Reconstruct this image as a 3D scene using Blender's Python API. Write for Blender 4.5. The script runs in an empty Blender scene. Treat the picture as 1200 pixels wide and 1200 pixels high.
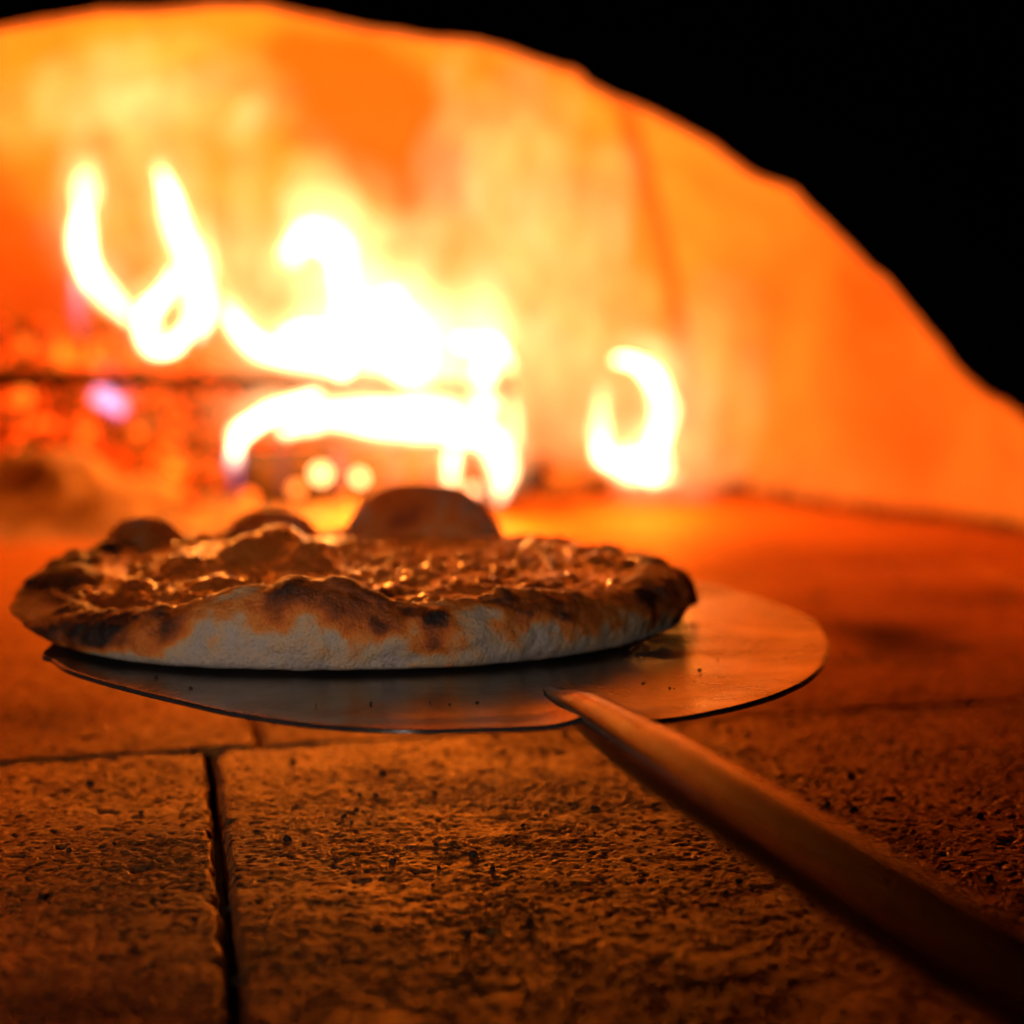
import bpy, bmesh, math, random
import numpy as np
from mathutils import Vector, Matrix

S = bpy.context.scene
COL = S.collection
R_ = math.radians

# ------------------------------------------------------------------ camera
FPX = 2599.0                      # focal length in pixels of the 1200 px photograph
CAM_Z = 0.235
PITCH = math.atan(280.0 / FPX)
cam_d = bpy.data.cameras.new("camera")
cam = bpy.data.objects.new("camera", cam_d)
COL.objects.link(cam)
cam_d.sensor_width = 36.0
cam_d.lens = 36.0 * FPX / 1200.0
cam.location = (0, 0, CAM_Z)
cam.rotation_euler = (R_(90) - PITCH, 0, 0)
cam_d.clip_start = 0.02
cam_d.clip_end = 60
cam_d.dof.use_dof = True
cam_d.dof.focus_distance = 0.905
cam_d.dof.aperture_fstop = 4.3
S.camera = cam

# ------------------------------------------------------------------ world, fill lamp, exposure
W = bpy.data.worlds.new("World")
S.world = W
W.use_nodes = True
W.node_tree.nodes["Background"].inputs[0].default_value = (0.010, 0.014, 0.024, 1)
W.node_tree.nodes["Background"].inputs[1].default_value = 0.25

fl = bpy.data.lights.new("pizza_fill", 'AREA')      # added fill: narrow warm beam aimed at the pizza front
fl.shape = 'DISK'
fl.size = 0.30
fl.energy = 0.145
fl.color = (1.0, 0.82, 0.71)
fl.spread = R_(14)
flo = bpy.data.objects.new("pizza_fill", fl)
COL.objects.link(flo)
flo.location = (-0.50, -0.55, 0.42)
flo.rotation_euler = (Vector((-0.09, 0.99, 0.105)) - Vector(flo.location)).to_track_quat('-Z', 'Y').to_euler()

S.view_settings.view_transform = 'Standard'
S.view_settings.look = 'None'
S.view_settings.exposure = -0.25
S.view_settings.gamma = 1.0
S.render.engine = 'CYCLES'
cy = S.cycles
cy.use_denoising = True
cy.max_bounces = 7
cy.diffuse_bounces = 3
cy.use_adaptive_sampling = True
cy.adaptive_threshold = 0.045
cy.glossy_bounces = 3
cy.transparent_max_bounces = 128
cy.sample_clamp_indirect = 6.0
cy.caustics_reflective = False
cy.caustics_refractive = False

FLAME_L = 6.5
FIRE_COL = (1.0, 0.25, 0.010)

# ------------------------------------------------------------------ projection helper (the surveyed camera)
_c, _s = math.cos(PITCH), math.sin(PITCH)


def ray(px, py):
    a, b = (px - 600.0) / FPX, (600.0 - py) / FPX
    return Vector((a, _c + b * _s, -_s + b * _c))


def at(px, py, Y):
    d = ray(px, py)
    k = Y / d.y
    return Vector((d.x * k, Y, CAM_Z + d.z * k))


def onz(px, py, z):
    d = ray(px, py)
    k = (z - CAM_Z) / d.z
    return Vector((d.x * k, d.y * k, z))


# ------------------------------------------------------------------ numpy noise
def _hash(ix, iy, iz, seed):
    h = (ix * 374761393 + iy * 668265263 + iz * 2147483647 + seed * 974634541) & 0xFFFFFFFF
    h = ((h ^ (h >> 13)) * 1274126177) & 0xFFFFFFFF
    h = ((h ^ (h >> 16)) * 2246822519) & 0xFFFFFFFF
    return ((h ^ (h >> 15)) & 0xFFFFFF) / float(0xFFFFFF)


def vnoise(p, seed=0):
    p = np.asarray(p, float)
    i = np.floor(p).astype(np.int64)
    f = p - i
    f = f * f * f * (f * (f * 6 - 15) + 10)
    out = 0
    for dx in (0, 1):
        wx = f[..., 0] if dx else 1 - f[..., 0]
        for dy in (0, 1):
            wy = f[..., 1] if dy else 1 - f[..., 1]
            for dz in (0, 1):
                wz = f[..., 2] if dz else 1 - f[..., 2]
                out = out + wx * wy * wz * _hash(i[..., 0] + dx, i[..., 1] + dy, i[..., 2] + dz, seed)
    return out * 2 - 1


def fbm(p, octv=4, seed=0, gain=0.5):
    p = np.asarray(p, float)
    o, a, n = 0, 1.0, 0
    for k in range(octv):
        o = o + a * vnoise(p * (2.03 ** k) + 17.3 * k, seed + k)
        n += a
        a *= gain
    return o / n


def worley(p, seed=0):
    """distance to the nearest feature point and that point's random number"""
    p = np.asarray(p, float)
    i = np.floor(p).astype(np.int64)
    best = np.full(p.shape[:-1], 9.0)
    rid = np.zeros(p.shape[:-1])
    for dx in (-1, 0, 1):
        for dy in (-1, 0, 1):
            for dz in (-1, 0, 1):
                cx, cy_, cz = i[..., 0] + dx, i[..., 1] + dy, i[..., 2] + dz
                fx = cx + _hash(cx, cy_, cz, seed + 1)
                fy = cy_ + _hash(cx, cy_, cz, seed + 2)
                fz = cz + _hash(cx, cy_, cz, seed + 3)
                d = np.sqrt((p[..., 0] - fx) ** 2 + (p[..., 1] - fy) ** 2 + (p[..., 2] - fz) ** 2)
                m = d < best
                best = np.where(m, d, best)
                rid = np.where(m, _hash(cx, cy_, cz, seed + 4), rid)
    return best, rid


def cells(p, seed=0):
    """flat version: distance to the nearest grain, distance to the next one, its random number"""
    p = np.asarray(p, float)
    i = np.floor(p).astype(np.int64)
    d1 = np.full(p.shape[:-1], 9.0)
    d2 = d1.copy()
    rid = np.zeros(p.shape[:-1])
    for dx in (-1, 0, 1):
        for dy in (-1, 0, 1):
            cx, cy_ = i[..., 0] + dx, i[..., 1] + dy
            d = np.hypot(p[..., 0] - cx - _hash(cx, cy_, 0 * cx, seed + 1), p[..., 1] - cy_ - _hash(cx, cy_, 0 * cx, seed + 2))
            m = d < d1
            d2 = np.where(m, d1, np.minimum(d2, d))
            d1 = np.where(m, d, d1)
            rid = np.where(m, _hash(cx, cy_, 0 * cx, seed + 4), rid)
    return d1, d2, rid


def sst(a, b, x):
    t = np.clip((x - a) / (b - a), 0, 1)
    return t * t * (3 - 2 * t)


def catmull(pts, n, closed=False):
    P = np.asarray(pts, float)
    m = len(P)
    out = []
    segs = m if closed else m - 1
    for k in range(n):
        u = k / (n if closed else n - 1) * segs
        i = min(int(u), segs - 1)
        t = u - i
        g = (lambda j: P[j % m]) if closed else (lambda j: P[min(max(j, 0), m - 1)])
        p0, p1, p2, p3 = g(i - 1), g(i), g(i + 1), g(i + 2)
        out.append(0.5 * ((2 * p1) + (-p0 + p2) * t + (2 * p0 - 5 * p1 + 4 * p2 - p3) * t * t + (-p0 + 3 * p1 - 3 * p2 + p3) * t ** 3))
    return np.array(out)


# ------------------------------------------------------------------ objects
def mesh_obj(name, verts, faces, mat, parent=None, smooth=True, attrs=None):
    me = bpy.data.meshes.new(name)
    if isinstance(verts, np.ndarray):
        verts = verts.reshape(-1, 3)
        if isinstance(faces, np.ndarray):
            nf, k = faces.shape
            me.vertices.add(len(verts))
            me.vertices.foreach_set("co", verts.astype(np.float32).ravel())
            me.loops.add(nf * k)
            me.loops.foreach_set("vertex_index", faces.astype(np.int32).ravel())
            me.polygons.add(nf)
            me.polygons.foreach_set("loop_start", np.arange(0, nf * k, k, dtype=np.int32))
            me.update(calc_edges=True)
        else:
            me.from_pydata(verts.tolist(), [], faces)
    else:
        me.from_pydata(verts, [], faces)
    me.validate()
    if smooth:
        me.polygons.foreach_set("use_smooth", [True] * len(me.polygons))
    for k, v in (attrs or {}).items():
        a = me.attributes.new(k, 'FLOAT', 'POINT')
        a.data.foreach_set("value", np.asarray(v, np.float32).ravel())
    me.materials.append(mat)
    o = bpy.data.objects.new(name, me)
    COL.objects.link(o)
    if parent:
        o.parent = parent
        o.matrix_parent_inverse = Matrix.Translation(parent.location).inverted()
    return o


def bm_obj(name, bm, mat, parent=None, smooth=True):
    bmesh.ops.recalc_face_normals(bm, faces=bm.faces)
    me = bpy.data.meshes.new(name)
    bm.to_mesh(me)
    bm.free()
    if smooth:
        me.polygons.foreach_set("use_smooth", [True] * len(me.polygons))
    me.materials.append(mat)
    o = bpy.data.objects.new(name, me)
    COL.objects.link(o)
    if parent:
        o.parent = parent
        o.matrix_parent_inverse = Matrix.Translation(parent.location).inverted()
    return o


def empty(name, loc=(0, 0, 0)):
    o = bpy.data.objects.new(name, None)
    o.empty_display_size = 0.05
    COL.objects.link(o)
    o.location = loc
    return o


def tag(o, label, cat=None, group=None, kind=None):
    if label: o["label"] = label
    if cat: o["category"] = cat
    if group: o["group"] = group
    if kind: o["kind"] = kind
    return o


def grid_faces(nu, nv, wrap_u=False):
    """vertex index = u * nv + v"""
    iu = np.arange(nu if wrap_u else nu - 1)
    iv = np.arange(nv - 1)
    U, V = np.meshgrid(iu, iv, indexing='ij')
    U2 = (U + 1) % nu
    return np.stack([U * nv + V, U2 * nv + V, U2 * nv + V + 1, U * nv + V + 1], -1).reshape(-1, 4)


# ------------------------------------------------------------------ materials
class NT:
    def __init__(self, name):
        self.m = bpy.data.materials.new(name)
        self.m.use_nodes = True
        self.t = self.m.node_tree
        self.t.nodes.clear()
        self.out = self.t.nodes.new('ShaderNodeOutputMaterial')

    def n(self, typ, **kw):
        nd = self.t.nodes.new('ShaderNode' + typ)
        for k, v in kw.items():
            if k.startswith('i_'):
                nd.inputs[k[2:].replace('_', ' ')].default_value = v
            else:
                setattr(nd, k, v)
        return nd

    def l(self, a, b):
        self.t.links.new(a, b)

    def noise(self, scale, detail=5, rough=0.55, vec=None, dist=0.0):
        nd = self.n('TexNoise')
        nd.inputs['Scale'].default_value = scale
        nd.inputs['Detail'].default_value = detail
        nd.inputs['Roughness'].default_value = rough
        nd.inputs['Distortion'].default_value = dist
        if vec: self.l(vec, nd.inputs['Vector'])
        return nd.outputs['Fac']

    def coord(self, scale=(1, 1, 1)):
        tc = self.n('TexCoord')
        mp = self.n('Mapping')
        mp.inputs['Scale'].default_value = scale
        self.l(tc.outputs['Object'], mp.inputs['Vector'])
        return mp.outputs['Vector']

    def attr(self, name):
        a = self.n('Attribute', attribute_name=name)
        return a.outputs['Fac']

    def ramp(self, fac, stops, interp='LINEAR'):
        r = self.n('ValToRGB')
        r.color_ramp.interpolation = interp
        e = r.color_ramp.elements
        while len(e) < len(stops): e.new(0.5)
        for k, (p, c) in enumerate(stops):
            e[k].position = p
            if not isinstance(c, tuple): c = (c, c, c)
            e[k].color = (c[0], c[1], c[2], 1)
        self.l(fac, r.inputs['Fac'])
        return r.outputs['Color']

    def math(self, op, a, b=None, clamp=False):
        m = self.n('Math', operation=op)
        m.use_clamp = clamp
        for i, v in enumerate((a, b)):
            if v is None: continue
            if isinstance(v, (int, float)): m.inputs[i].default_value = v
            else: self.l(v, m.inputs[i])
        return m.outputs[0]

    def mix(self, fac, a, b, blend='MIX'):
        m = self.n('Mix', data_type='RGBA', blend_type=blend)
        for sock, v in ((m.inputs['Factor'], fac), (m.inputs[6], a), (m.inputs[7], b)):
            if isinstance(v, (int, float)): sock.default_value = v
            elif isinstance(v, tuple): sock.default_value = (v[0], v[1], v[2], 1)
            else: self.l(v, sock)
        return m.outputs[2]

    def bsdf(self, color, rough=0.6, metal=0.0, bump=None, bstr=0.3, bdist=0.002, spec=0.5, **kw):
        b = self.n('BsdfPrincipled')
        for sock, v in ((b.inputs['Base Color'], color), (b.inputs['Roughness'], rough), (b.inputs['Metallic'], metal)):
            if isinstance(v, (int, float)): sock.default_value = v
            elif isinstance(v, tuple): sock.default_value = (v[0], v[1], v[2], 1)
            else: self.l(v, sock)
        b.inputs['Specular IOR Level'].default_value = spec
        for k, v in kw.items():
            b.inputs[k.replace('_', ' ')].default_value = v
        if bump is not None:
            bn = self.n('Bump')
            bn.inputs['Strength'].default_value = bstr
            bn.inputs['Distance'].default_value = bdist
            self.l(bump, bn.inputs['Height'])
            self.l(bn.outputs['Normal'], b.inputs['Normal'])
        self.l(b.outputs[0], self.out.inputs['Surface'])
        self.b = b
        return self.m


def mat_dome():
    t = NT('dome_plaster')
    v = t.coord()
    n1 = t.noise(5.0, 6, 0.6, v, 0.4)
    n2 = t.noise(26.0, 5, 0.6, v)
    st = t.attr('stain')
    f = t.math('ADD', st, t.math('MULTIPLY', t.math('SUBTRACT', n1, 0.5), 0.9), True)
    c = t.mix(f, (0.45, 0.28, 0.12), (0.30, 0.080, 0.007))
    c = t.mix(t.ramp(n2, [(0.35, 0.0), (0.75, 0.6)]), c, (0.27, 0.11, 0.033))
    c = t.mix(t.attr('groove'), c, (0.30, 0.07, 0.015))
    return t.bsdf(c, 0.85, 0, t.noise(60, 6, 0.6, v), 0.5, 0.004, 0.25)


def mat_soot():
    t = NT('sooty_front')
    v = t.coord()
    c = t.ramp(t.noise(14, 6, 0.6, v), [(0.3, (0.006, 0.006, 0.007)), (0.8, (0.016, 0.014, 0.013))])
    return t.bsdf(c, 0.95, 0, t.noise(50, 5, 0.6, v), 0.6, 0.004, 0.1)


def mat_soffit():
    t = NT('arch_edge_plaster')
    v = t.coord()
    c = t.ramp(t.noise(30, 5, 0.6, v), [(0.3, (0.55, 0.20, 0.04)), (0.7, (0.65, 0.30, 0.08))])
    return t.bsdf(c, 0.9, 0, t.noise(80, 4, 0.6, v), 0.4, 0.003, 0.2)


def mat_slab():
    t = NT('firebrick_slab')
    v = t.coord()
    big = t.noise(7, 5, 0.6, v, 0.3)
    mid = t.noise(60, 5, 0.65, v)
    fine = t.noise(430, 5, 0.75, v)
    c = t.ramp(big, [(0.3, (0.34, 0.105, 0.018)), (0.7, (0.50, 0.160, 0.026))])
    c = t.mix(t.ramp(mid, [(0.42, 0.0), (0.70, 0.75)]), c, (0.20, 0.070, 0.022))
    c = t.mix(t.math('MULTIPLY', t.attr('falloff_dim'), 0.48), c, (0.12, 0.042, 0.018))  # front slabs coloured darker to stand in for the firelight falling off
    c = t.mix(t.ramp(fine, [(0.50, 0.0), (0.66, 0.65)]), c, (0.075, 0.045, 0.034))
    c = t.mix(t.ramp(t.attr('grain'), [(0.05, 0.85), (0.30, 0.0), (0.5, 0.0)]), c, (0.05, 0.038, 0.036))
    c = t.mix(t.ramp(t.attr('grain'), [(0.62, 0.0), (0.98, 0.7)]), c, (0.52, 0.175, 0.035))
    # soot smears and pits of their own shape
    sm = t.noise(11, 3, 0.5, t.coord((1, 1.8, 1)), 0.8)
    c = t.mix(t.ramp(sm, [(0.56, 0.0), (0.70, 0.8)]), c, (0.055, 0.030, 0.020))
    c = t.mix(t.math('MULTIPLY', t.attr('stain'), 0.85), c, (0.040, 0.020, 0.014))
    h = t.math('ADD', fine, t.math('MULTIPLY', mid, 0.22))
    ro = t.ramp(fine, [(0.3, 0.30), (0.7, 0.62)])
    m = t.bsdf(c, ro, 0, h, 0.8, 0.0011, 0.0)
    # glazed orange grit glints at grazing light
    gl = t.n('BsdfGlossy')
    t.l(t.mix(t.ramp(t.attr('grain'), [(0.05, 0.0), (0.22, 1.0)]), (0.08, 0.07, 0.07), (0.95, 0.60, 0.20)), gl.inputs['Color'])
    t.l(ro, gl.inputs['Roughness'])
    t.l(t.b.inputs['Normal'].links[0].from_socket, gl.inputs['Normal'])
    mx = t.n('MixShader')
    gf = t.n('Math', operation='MULTIPLY')
    t.l(t.ramp(t.math('ADD', t.math('MULTIPLY', mid, 0.6), t.math('MULTIPLY', t.attr('grain'), 0.4)), [(0.30, 0.08), (0.75, 0.35)]), gf.inputs[0])
    t.l(t.math('ADD', t.math('MULTIPLY', t.attr('falloff_dim'), 0.62), 0.33), gf.inputs[1])
    ge = t.math('MULTIPLY', gf.outputs[0], t.math('SUBTRACT', 1.0, t.math('MULTIPLY', t.attr('stain'), 0.8)))
    t.l(ge, mx.inputs[0])
    t.l(t.b.outputs[0], mx.inputs[1])
    t.l(gl.outputs[0], mx.inputs[2])
    t.l(mx.outputs[0], t.out.inputs['Surface'])
    return m


def mat_plain(name, ca, cb, scale=30, rough=0.9, bstr=0.6, bdist=0.004, spec=0.2):
    t = NT(name)
    v = t.coord()
    n = t.noise(scale, 6, 0.65, v)
    return t.bsdf(t.ramp(n, [(0.3, ca), (0.7, cb)]), rough, 0, n, bstr, bdist, spec)


def mat_blade():
    t = NT('scuffed_aluminium')
    v = t.coord()
    br = t.noise(300, 3, 0.6, t.coord((0.12, 1.5, 1)))
    sm = t.noise(16, 6, 0.65, v, 0.6)
    sp = t.noise(160, 3, 0.6, v)
    c = t.mix(t.ramp(sm, [(0.45, 0.0), (0.68, 0.8)]), (0.13, 0.125, 0.125), (0.05, 0.030, 0.022))
    c = t.mix(t.ramp(sp, [(0.66, 0.0), (0.76, 0.8)]), c, (0.06, 0.04, 0.03))
    me = t.ramp(sm, [(0.42, 0.85), (0.75, 0.5)])
    ro = t.math('ADD', t.math('MULTIPLY', br, 0.10), t.math('MULTIPLY', sm, 0.36))
    h = t.math('ADD', t.math('MULTIPLY', br, 0.3), sm)
    return t.bsdf(c, ro, me, h, 0.25, 0.0012)


def mat_neck():
    t = NT('steel_socket')
    v = t.coord()
    n = t.noise(40, 5, 0.6, v)
    c = t.ramp(n, [(0.3, (0.13, 0.127, 0.127)), (0.7, (0.06, 0.050, 0.047))])
    return t.bsdf(c, t.ramp(n, [(0.3, 0.16), (0.7, 0.28)]), 0.9, n, 0.12, 0.001)


def mat_handle():
    t = NT('dark_wood')
    v = t.coord((1, 1, 1))
    g = t.noise(45, 6, 0.6, t.coord((6, 0.5, 6)), 0.5)
    c = t.ramp(g, [(0.3, (0.020, 0.007, 0.004)), (0.7, (0.048, 0.016, 0.007))])
    return t.bsdf(c, 0.22, 0, g, 0.12, 0.0004, 0.4)


def mat_crust(name='baked_dough', sss=0.12, rad=(0.009, 0.004, 0.0012)):
    t = NT(name)
    v = t.coord()
    n = t.noise(90, 6, 0.65, v)
    fi = t.noise(700, 3, 0.7, v)
    f = t.math('ADD', t.attr('toast'), t.math('MULTIPLY', t.math('SUBTRACT', n, 0.5), 0.62), True)
    c = t.ramp(f, [(0.0, (0.41, 0.335, 0.285)), (0.16, (0.50, 0.34, 0.20)), (0.30, (0.66, 0.215, 0.034)), (0.44, (0.60, 0.140, 0.014)),
                   (0.64, (0.28, 0.062, 0.009)), (0.84, (0.070, 0.022, 0.008)), (1.0, (0.012, 0.008, 0.006))])
    c = t.mix(t.ramp(fi, [(0.52, 0.0), (0.7, 0.35)]), c, (0.18, 0.12, 0.08), 'MULTIPLY')
    r = t.ramp(f, [(0.2, 0.8), (0.45, 0.36)])
    h = t.math('ADD', n, t.math('MULTIPLY', fi, 0.7))
    m = t.bsdf(c, r, 0, h, 0.8, 0.003, 0.4)
    t.b.inputs['Subsurface Weight'].default_value = sss
    t.b.inputs['Subsurface Radius'].default_value = rad
    t.b.inputs['Subsurface Scale'].default_value = 1.0
    return m


def mat_cheese():
    t = NT('melted_cheese')
    v = t.coord()
    n = t.noise(110, 6, 0.65, v)
    fi = t.noise(420, 4, 0.65, v)
    f = t.math('ADD', t.attr('toast'), t.math('MULTIPLY', t.math('SUBTRACT', n, 0.5), 0.5), True)
    c = t.ramp(f, [(0.0, (0.66, 0.165, 0.022)), (0.25, (0.60, 0.125, 0.015)), (0.5, (0.42, 0.066, 0.009)),
                   (0.72, (0.18, 0.045, 0.012)), (1.0, (0.022, 0.011, 0.007))])
    r = t.ramp(n, [(0.3, 0.12), (0.7, 0.26)])
    m = t.bsdf(c, r, 0, t.math('ADD', n, t.math('MULTIPLY', fi, 0.4)), 0.12, 0.0012, 1.0)
    t.b.inputs['Coat Weight'].default_value = 0.8
    t.b.inputs['Coat Roughness'].default_value = 0.16
    t.b.inputs['Subsurface Weight'].default_value = 0.22
    t.b.inputs['Subsurface Radius'].default_value = (0.014, 0.005, 0.001)
    t.b.inputs['Subsurface Scale'].default_value = 1.0
    return m


def mat_flame(name, tint=(1.0, 0.58, 0.25), strength=1.0):
    """thin glowing gas: lets light through and adds its own"""
    t = NT(name)
    lw = t.n('LayerWeight')
    lw.inputs['Blend'].default_value = 0.5
    core = t.math('POWER', t.math('SUBTRACT', 1.0, lw.outputs['Facing'], True), 3.6)
    heat = t.attr('gas_glow')
    wz = t.ramp(t.noise(26, 3, 0.55, t.coord((1.4, 1.4, 0.45)), 0.8), [(0.34, 0.30), (0.60, 1.0)])
    s = t.math('MULTIPLY', t.math('MULTIPLY', t.math('MULTIPLY', core, wz), heat), FLAME_L * strength)
    col = t.mix(t.attr('violet'), tint, (0.42, 0.22, 0.60))
    em = t.n('Emission')
    t.l(col, em.inputs['Color'])
    t.l(s, em.inputs['Strength'])
    tr = t.n('BsdfTransparent')
    ad = t.n('AddShader')
    t.l(em.outputs[0], ad.inputs[0])
    t.l(tr.outputs[0], ad.inputs[1])
    t.l(ad.outputs[0], t.out.inputs['Surface'])
    t.m.cycles.emission_sampling = 'NONE'
    return t.m


def mat_coal():
    t = NT('glowing_coal')
    v = t.coord()
    n = t.noise(70, 4, 0.6, v)
    n2 = t.noise(16, 3, 0.6, v)
    b = t.n('BsdfPrincipled')
    t.l(t.ramp(n, [(0.3, (0.012, 0.007, 0.006)), (0.7, (0.055, 0.028, 0.020))]), b.inputs['Base Color'])
    b.inputs['Roughness'].default_value = 0.9
    f = t.math('MULTIPLY', t.ramp(n, [(0.44, 0.0), (0.66, 1.0)]), t.ramp(n2, [(0.40, 0.05), (0.62, 1.0)]))
    t.l(t.ramp(f, [(0.0, (1.0, 0.03, 0.0)), (1.0, (1.0, 0.085, 0.004))]), b.inputs['Emission Color'])
    t.l(t.math('MULTIPLY', f, 6.0), b.inputs['Emission Strength'])
    t.l(b.outputs[0], t.out.inputs['Surface'])
    return t.m


def mat_emit(name, col, s):
    t = NT(name)
    b = t.n('BsdfPrincipled')
    v = t.coord()
    n = t.noise(120, 3, 0.6, v)
    b.inputs['Base Color'].default_value = (0.08, 0.03, 0.02, 1)
    b.inputs['Emission Color'].default_value = (*col, 1)
    t.l(t.math('MULTIPLY', t.ramp(n, [(0.3, 0.6), (0.6, 1.0)]), s), b.inputs['Emission Strength'])
    t.l(b.outputs[0], t.out.inputs['Surface'])
    return t.m


M_dome, M_soot, M_soffit, M_slab = mat_dome(), mat_soot(), mat_soffit(), mat_slab()
M_bed = mat_plain('joint_sand', (0.010, 0.008, 0.007), (0.035, 0.022, 0.016), 90)
M_blade, M_neck, M_handle = mat_blade(), mat_neck(), mat_handle()
M_crust, M_cheese = mat_crust(), mat_cheese()
M_puff = mat_crust('puffed_dough', 0.0)


def hollow(m, f):
    """a thin blown wall of dough lets firelight through"""
    t = m.node_tree
    b = next(n for n in t.nodes if n.type == 'BSDF_PRINCIPLED')
    o = next(n for n in t.nodes if n.type == 'OUTPUT_MATERIAL')
    tl = t.nodes.new('ShaderNodeBsdfTranslucent')
    mx = t.nodes.new('ShaderNodeMixShader')
    mx.inputs[0].default_value = f
    src = b.inputs['Base Color'].links[0].from_socket
    g = t.nodes.new('ShaderNodeGamma')
    g.inputs['Gamma'].default_value = 0.6
    t.links.new(src, g.inputs['Color'])
    t.links.new(g.outputs[0], tl.inputs['Color'])
    t.links.new(b.outputs[0], mx.inputs[1])
    t.links.new(tl.outputs[0], mx.inputs[2])
    t.links.new(mx.outputs[0], o.inputs['Surface'])


hollow(M_puff, 0.45)
hollow(M_cheese, 0.30)
M_coal = mat_coal()
M_ash = mat_plain('brown_ash', (0.10, 0.055, 0.035), (0.30, 0.19, 0.125), 26, 0.95, 0.8, 0.006)
M_char = mat_plain('charred_wood', (0.012, 0.009, 0.008), (0.075, 0.040, 0.026), 40, 0.85, 0.9, 0.005)
M_bark = mat_plain('scorched_bark', (0.035, 0.016, 0.010), (0.13, 0.060, 0.032), 40, 0.85, 0.9, 0.005)

# ------------------------------------------------------------------ oven shell: dome and front wall
DC = Vector((-0.19, 1.86, 0.0))        # dome centre
DR, DH, DE = 0.70, 0.545, 2.25
ARCH_Y = 1.47


def dome_hit(px, py):
    d = ray(px, py)
    k = ARCH_Y / d.y
    while k < 4:
        p = Vector((0, 0, CAM_Z)) + d * k
        r = math.hypot(p.x - DC.x, p.y - DC.y) / DR
        if r ** DE + (abs(p.z) / DH) ** DE > 1: return p
        k += 0.003
    return p


oven = empty("pizza_oven", (DC.x, DC.y, 0))
tag(oven, "domed wood fired oven with orange lit plaster vault behind a black arched mouth", "oven")

NU, NV = 420, 120
az = np.linspace(0, 2 * np.pi, NU, endpoint=False)
tt = np.linspace(-0.06, np.pi / 2 - 1e-3, NV)
A, T = np.meshgrid(az, tt, indexing='ij')
rr = DR * np.clip(np.cos(T), 0, None) ** (2 / DE)
zz = DH * np.sign(np.sin(T)) * np.abs(np.sin(T)) ** (2 / DE)
P = np.stack([DC.x + rr * np.cos(A), DC.y + rr * np.sin(A), zz], -1)
dn = fbm(P * 4.0, 4, 5) * 0.012 + fbm(P * 16.0, 3, 9) * 0.004
nrm = np.stack([np.cos(A) * np.cos(T), np.sin(A) * np.cos(T), np.sin(T)], -1)
# the crack that runs down the plaster
g = np.array([dome_hit(*q) for q in ((722, 90), (735, 130), (752, 190), (768, 250), (782, 310), (792, 370), (800, 430), (803, 500))])
gd = np.full(P.shape[:2], 9.0)
gs = catmull(g, 90)
for k, q in enumerate(gs):
    gd = np.minimum(gd, np.linalg.norm(P - q, axis=-1) / (0.011 - 0.004 * k / 90))
groove = np.exp(-gd ** 2)
P = P + nrm * (dn + groove * 0.012)[..., None]
# scorched patches, plus broad redder blobs at the right, each with its own place
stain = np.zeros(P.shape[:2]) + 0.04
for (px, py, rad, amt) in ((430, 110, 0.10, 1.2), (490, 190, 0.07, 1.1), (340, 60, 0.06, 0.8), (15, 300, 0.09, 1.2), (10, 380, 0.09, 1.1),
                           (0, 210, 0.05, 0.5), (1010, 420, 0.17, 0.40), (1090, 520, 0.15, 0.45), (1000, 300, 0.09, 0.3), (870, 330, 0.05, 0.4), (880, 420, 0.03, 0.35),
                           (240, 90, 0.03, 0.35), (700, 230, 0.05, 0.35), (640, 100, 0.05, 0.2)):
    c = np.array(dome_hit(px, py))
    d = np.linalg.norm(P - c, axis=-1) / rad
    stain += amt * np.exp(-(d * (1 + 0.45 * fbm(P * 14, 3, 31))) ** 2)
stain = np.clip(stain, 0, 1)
F = grid_faces(NU, NV, True)
keep = (P.reshape(-1, 3)[F][:, :, 1].max(1) > ARCH_Y + 0.002)
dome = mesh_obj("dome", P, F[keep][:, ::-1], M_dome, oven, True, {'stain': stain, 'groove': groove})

# arch outline of the mouth, surveyed where the wall stands
arch_px = [(-770, 720), (-760, 640), (-730, 540), (-640, 400), (-500, 260), (-330, 140), (-150, 66), (0, 32), (60, 22), (120, 12), (180, 12),
           (280, 4), (330, 9), (400, 27), (480, 40), (560, 48), (620, 65), (670, 82), (700, 104), (760, 130), (830, 166), (880, 201), (925, 220),
           (950, 243), (1000, 293), (1040, 332), (1080, 380), (1110, 417), (1150, 456), (1175, 468), (1200, 490), (1250, 550), (1290, 640), (1300, 740)]
ap = catmull(arch_px, 260)
cen = np.array([270.0, 720.0])
rng = np.random.default_rng(4)
back, front = [], []
YF = ARCH_Y - 0.055
for k, q in enumerate(ap):
    u = q - cen
    u /= np.linalg.norm(u)
    jit = 2.2 * vnoise(np.array([k * 0.23, 0.5, 0.1]), 3) + 1.2 * vnoise(np.array([k * 0.61, 2.5, 0.1]), 4)
    b = q + u * (jit - 7)
    f = q + u * (jit * 1.3 + 4)
    back.append(at(b[0], b[1], ARCH_Y))
    front.append(at(f[0], f[1], YF))
for L in (back, front):
    L[0].z = -0.02
    L[-1].z = -0.02
nA = len(back)
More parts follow.
